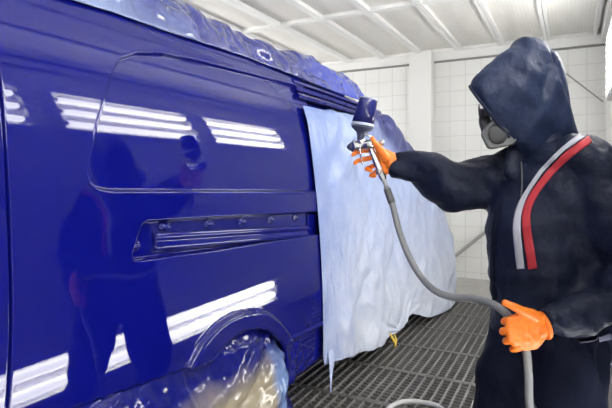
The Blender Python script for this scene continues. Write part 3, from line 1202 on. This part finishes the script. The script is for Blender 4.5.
Fs.append(tuple((m_ - 1) * nS + i for i in range(nS)))
hood = mesh_obj('hood', V, Fs, M['hood'], person)
s = hood.modifiers.new('t', 'SOLIDIFY')
s.thickness = 0.005
s.offset = -1
s2 = hood.modifiers.new('s', 'SUBSURF')
s2.levels = s2.render_levels = 1
# stitched rim of the hood opening and collar under the chin
rim = [rows[i][1] for i in range(nS)]
mesh_obj('hood_rim', *tube(rim + [rim[0]], 0.006, 8, 1, False), M['navy'], hood)
fused('collar', [tube([at(517, 172, 1.84), at(517, 158, 1.85), at(521, 146, 1.86)], [(0.045, 0.06), (0.040, 0.055), (0.03, 0.045)], 18, 4, True, FW),
                 tube([at(545, 165, 1.86), at(545, 145, 1.86), at(542, 128, 1.87)], [(0.11, 0.10), (0.09, 0.085), (0.07, 0.07)], 18, 4, True, FW)], 0.009, M['navy'], person, 2, 0.5, wr_jacket)
cordp = [at(520, 158, 1.755), at(521.5, 172, 1.70), at(522, 185, 1.67), at(521, 196, 1.66)]
tr = caster(jacket)
cp = []
for (x, y) in ((521, 156), (521.5, 166), (522, 176), (522, 186), (521, 196)):
    d = (at(x, y, 1) - CAM).normalized()
    h, nn, _, dist = tr.ray_cast(CAM, d)
    cp.append((h if h else at(x, y, 1.72)) - d * 0.006)
mesh_obj('drawstring', *tube(cp, 0.003, 8, 4), M['hose_sleeve'], hood)

# ---- respirator
resp = mesh_obj('respirator', *ball(hc + HF * 0.088 - HU * 0.045, (0.042, 0.052, 0.052), (HF, HS, HU), 20), M['mask_dark'], person)


def plate(pts, d0, d1, z=1.0):
    """prism over an outline seen from the side, between two depths; d as function offsets"""
    n = len(pts)
    V = [at(x, y, d0) for x, y in pts] + [at(x, y, d1) for x, y in pts]
    Fs = [tuple(range(n)), tuple(reversed(range(n, 2 * n)))] + [(i, (i + 1) % n, n + (i + 1) % n, n + i) for i in range(n)]
    return V, Fs


def roundpoly(pts, r=0.25, n=4):
    out = []
    k = len(pts)
    for i in range(k):
        a, b, c = Vector(pts[i - 1]), Vector(pts[i]), Vector(pts[(i + 1) % k])
        p, q = b.lerp(a, r), b.lerp(c, r)
        for j in range(n + 1):
            t = j / n
            out.append(tuple(p * (1 - t) ** 2 + b * 2 * t * (1 - t) + q * t * t))
    return out


def scale_poly(pts, s):
    cx = sum(p[0] for p in pts) / len(pts)
    cy = sum(p[1] for p in pts) / len(pts)
    return [(cx + (x - cx) * s, cy + (y - cy) * s) for x, y in pts]


out = roundpoly([(494.5, 118.5), (481, 134), (488.5, 149.5), (513, 144.5), (519, 138)], 0.22)


def prism_stack(layers):
    """layers = [(scale, depth)] of the cartridge outline"""
    n = len(out)
    V, Fs = [], []
    for (s_, d_) in layers:
        V += [at(x, y, d_) for x, y in scale_poly(out, s_)]
    for j in range(len(layers) - 1):
        for i in range(n):
            Fs.append((j * n + i, j * n + (i + 1) % n, (j + 1) * n + (i + 1) % n, (j + 1) * n + i))
    Fs.append(tuple(range(n)))
    Fs.append(tuple((len(layers) - 1) * n + i for i in reversed(range(n))))
    return V, Fs


cart = mesh_obj('filter_cartridge', *prism_stack([(0.8, 1.84), (1.04, 1.83), (1.06, 1.80), (1.0, 1.786), (0.9, 1.782), (0.84, 1.788)]), M['mask_grey'], resp, True)
ic = at(498, 134.5, 1.786)
mesh_obj('filter_face', *ball(ic, (0.036, 0.036, 0.008), (RT, UP, FW), 24), M['mask_mid'], cart)
# second cartridge on the far cheek
cr = cart.copy()
COL.objects.link(cr)
cr.location = cr.location + (at(501, 134, 2.0) - at(501, 134, 1.8))
mesh_obj('head_strap', *tube([at(479, 108, 1.90), at(480, 113, 1.84), at(486, 112, 1.80), at(500, 105, 1.79)], [(0.018, 0.004)] * 4, 8, 5, True, UP), M['rubber'], resp)
mesh_obj('facepiece_skirt', *tube([at(484, 113, 1.86), at(485, 122, 1.85), at(488, 131, 1.84)], [0.018, 0.024, 0.024], 14, 5), M['mask_mid'], resp)

# ---- gloves
def hull_palm(pts, rs):
    bm = bmesh.new()
    for p, r in zip(pts, rs):
        V, _ = ball(p, r, None, 10)
        for v in V:
            bm.verts.new(v)
    res = bmesh.ops.convex_hull(bm, input=bm.verts)
    bmesh.ops.delete(bm, geom=list({g for g in res['geom_interior'] + res['geom_unused'] if isinstance(g, bmesh.types.BMVert)}), context='VERTS')
    bm.verts.index_update()
    bm.verts.ensure_lookup_table()
    V = [v.co.copy() for v in bm.verts]
    Fs = [tuple(v.index for v in f.verts) for f in bm.faces]
    bm.free()
    return V, Fs


def wr_glove(p, n):
    return p + n * (0.0012 * noise.noise(p * 60) + 0.0012 * ridged(p, 35))


# right hand round the spray gun grip
palm = hull_palm([at(394, 167, 2.25), at(391, 158, 2.25), at(378, 150, 2.27), at(376, 158, 2.285), at(380, 168, 2.27), at(384, 171, 2.26)],
                 [0.030, 0.028, 0.017, 0.015, 0.015, 0.018])
fing = [palm,
        tube([at(386, 158, 2.235), at(380, 149, 2.225), at(375, 143, 2.22), at(372.5, 138.5, 2.222)], [0.022, 0.015, 0.012, 0.010], 12, 5),
        tube([at(377, 151, 2.285), at(366, 150.5, 2.30), at(358, 152, 2.295), at(353, 154.5, 2.275)], [0.0115, 0.0105, 0.0095, 0.0085], 12, 5),
        tube([at(377, 157, 2.288), at(366, 159, 2.305), at(358, 161, 2.295), at(355, 163, 2.272)], [0.0115, 0.0108, 0.010, 0.0085], 12, 5),
        tube([at(379, 163, 2.285), at(371, 167, 2.295), at(367, 169, 2.275), at(371, 170.5, 2.250)], [0.0112, 0.0105, 0.0098, 0.0085], 12, 5),
        tube([at(381, 168, 2.28), at(374, 173.5, 2.285), at(371, 175.5, 2.267), at(375, 176, 2.248)], [0.010, 0.0092, 0.0085, 0.0075], 12, 5),
        tube([at(390, 162, 2.25), at(397, 166, 2.24)], [0.036, 0.034], 14, 2, False)]
fused('glove', fing, 0.0026, M['orange'], person, 2, 0.5, wr_glove)

# left hand closed round the hose at the hip
palm = hull_palm([at(539, 321, 1.575), at(538, 334, 1.575), at(526, 316, 1.56), at(510, 321, 1.548), at(509, 331, 1.545), at(512, 340, 1.548), at(518, 347, 1.556), at(534, 344, 1.57)],
                 [0.030, 0.028, 0.020, 0.014, 0.013, 0.013, 0.013, 0.018])
fing = [palm,
        tube([at(534, 316, 1.56), at(522, 311, 1.55), at(513, 306.5, 1.548), at(505, 303, 1.555)], [0.021, 0.0150, 0.0125, 0.0105], 12, 5),
        tube([at(534, 329, 1.575), at(544, 326, 1.583)], [0.036, 0.037], 14, 2, False)]
for (x, y) in ((509, 320), (507, 330), (510.5, 339.5), (517, 347.5)):
    k = 0.0118 if y < 345 else 0.0102
    fing.append(tube([at(x, y, 1.548), at(x - 4.5, y + 1.5, 1.566), at(x - 2, y + 2, 1.598), at(x + 8, y, 1.610)], [k, k * 0.98, k * 0.9, k * 0.8], 12, 5))
fused('glove', fing, 0.0026, M['orange'], person, 2, 0.5, wr_glove)
# rolled glove cuff
e = at(543, 325.5, 1.583)
ax = (at(551, 324.6, 1.583) - at(546, 326, 1.582)).normalized()
mesh_obj('glove_cuff', *lathe(e - ax * 0.008, e + ax * 0.01, [(0, 0.040), (0.003, 0.046), (0.012, 0.048), (0.016, 0.045), (0.016, 0.030)], 24), M['orange'], person)

# ============================================================ SPRAY GUN
gun = thing('spray_gun', 'chrome spray gun with upright blue paint cup in the raised orange glove', 'spray gun', at(368, 146, 2.26))
ct, cb = at(368.6, 99.5, 2.27), at(362.2, 126, 2.265)
L = (cb - ct).length
mesh_obj('paint_cup', *lathe(ct, cb, [(0, 0.001), (0, 0.038), (0.003, 0.042), (0.008, 0.0425), (L - 0.012, 0.0505), (L - 0.012, 0.001)]), M['cup'], gun)
mesh_obj('cup_lid_ring', *lathe(ct - (cb - ct).normalized() * 0.003, cb, [(0, 0.036), (0.0, 0.0425), (0.006, 0.0445), (0.007, 0.041), (0.004, 0.036)]), M['cup_ring'], gun)
ce = at(360.6, 137.5, 2.265)
L2 = (ce - cb).length
mesh_obj('cup_collar', *lathe(cb - (cb - ct).normalized() * 0.012, ce, [(0, 0.045), (0, 0.051), (0.008, 0.0525), (0.014, 0.0515), (0.015, 0.045)]), M['cup_ring'], gun)
mesh_obj('cup_neck', *lathe(cb, ce, [(0.006, 0.05), (0.012, 0.046), (L2 * 0.6, 0.022), (L2 * 0.9, 0.016), (L2 + 0.012, 0.014)]), M['dark_plastic'], gun)
na, nb_ = at(378, 143.5, 2.245), at(350, 147, 2.30)
gd = (nb_ - na).normalized()
Lb = (nb_ - na).length
body = mesh_obj('gun_body', *lathe(na, nb_, [(0, 0.001), (0, 0.012), (0.012, 0.014), (0.018, 0.022), (Lb * 0.35, 0.025), (Lb * 0.45, 0.021), (Lb * 0.62, 0.022), (Lb * 0.72, 0.028), (Lb * 0.85, 0.029), (Lb * 0.88, 0.018), (Lb * 0.9, 0.001)], 24), M['chrome'], gun)
mesh_obj('air_cap', *lathe(nb_ - gd * 0.02, nb_ + gd * 0.02, [(0, 0.020), (0.002, 0.023), (0.014, 0.023), (0.018, 0.016), (0.026, 0.015), (0.028, 0.008), (0.034, 0.006), (0.034, 0.001)], 20), M['dark_plastic'], gun)
mesh_obj('cup_socket', *lathe(ce - UP * -0.004, at(361.5, 146, 2.278), [(0, 0.015), (0.012, 0.015), (0.014, 0.018), (0.03, 0.018), (0.032, 0.012)], 20), M['chrome'], body)
for (px, d) in ((379.5, 2.243),):
    kn = at(px, 143, d)
    mesh_obj('fluid_knob', *lathe(kn, kn - gd * 0.03, [(0, 0.009), (0.003, 0.013), (0.018, 0.013), (0.022, 0.010), (0.022, 0.001)], 16), M['steel'], gun)
mesh_obj('gun_hook', *tube([at(372, 139, 2.255), at(369, 135.5, 2.258), at(364.5, 135, 2.262), at(362, 138, 2.266)], 0.0055, 10, 5), M['chrome'], body)
mesh_obj('grip', *tube([at(370, 144, 2.262), at(373, 153, 2.256), at(377.5, 164, 2.250), at(382, 175, 2.245), at(383.5, 179, 2.243)],
                       [(0.014, 0.017), (0.012, 0.016), (0.012, 0.017), (0.013, 0.018), (0.011, 0.014)], 16, 6, True, FW), M['chrome'], gun)
mesh_obj('trigger', *tube([at(361, 142.5, 2.268), at(359.8, 149, 2.262), at(361, 156, 2.258), at(362.3, 163, 2.262)], [(0.008, 0.004)] * 4, 10, 6, True, FW), M['chrome'], gun)
mesh_obj('air_valve', *lathe(at(380.5, 171, 2.235), at(377, 173, 2.20), [(0, 0.009), (0.012, 0.009), (0.014, 0.012), (0.024, 0.012), (0.024, 0.001)], 14), M['steel'], gun)
fa, fb = at(384, 180, 2.242), at(386.5, 187, 2.236)
mesh_obj('hose_connector', *lathe(fa, fb, [(-0.006, 0.008), (0, 0.011), (0.012, 0.012), (0.014, 0.009), (0.032, 0.010), (0.034, 0.001)], 16), M['steel'], gun)

# ============================================================ AIR HOSE
hp = [at(386.8, 188.5, 2.234), at(392, 203, 2.21), at(399, 230, 2.15), at(408, 254, 2.06), at(419, 274, 1.97), at(434, 290, 1.88), at(452, 297, 1.80), at(472, 298.5, 1.73),
      at(490, 303, 1.64), at(503, 311, 1.588), at(514, 323, 1.584), at(522, 338, 1.588), at(526.5, 352, 1.590), at(528.5, 375, 1.60), at(530, 408, 1.64), at(538, 450, 1.66), at(552, 500, 1.70)]
at = _at0
hp += [on_floor(560, 545, 0.016), on_floor(535, 560, 0.016), on_floor(500, 540, 0.016), on_floor(470, 600, 0.016)]
hose = tag(mesh_obj('air_hose', *tube(hp, 0.0138, 12, 8), M['hose']), 'grey air hose running from the spray gun through the lower glove to the floor', 'hose')
ho2 = mesh_obj('hose_sleeve', *tube([hp[0].lerp(hp[1], 0.05), hp[1]], [0.0165, 0.0165], 14, 4, False), M['hose_sleeve'], hose)

lp = [on_floor(x, y, 0.017) for x, y in ((360, 470), (374, 430), (388, 409), (404, 401.5), (424, 402.5), (441, 408), (456, 424), (452, 460))]
tag(mesh_obj('air_hose', *tube(lp, 0.0135, 12, 8), M['pale_hose']), 'pale grey hose lying in a loop on the floor grating at the bottom edge', 'hose')
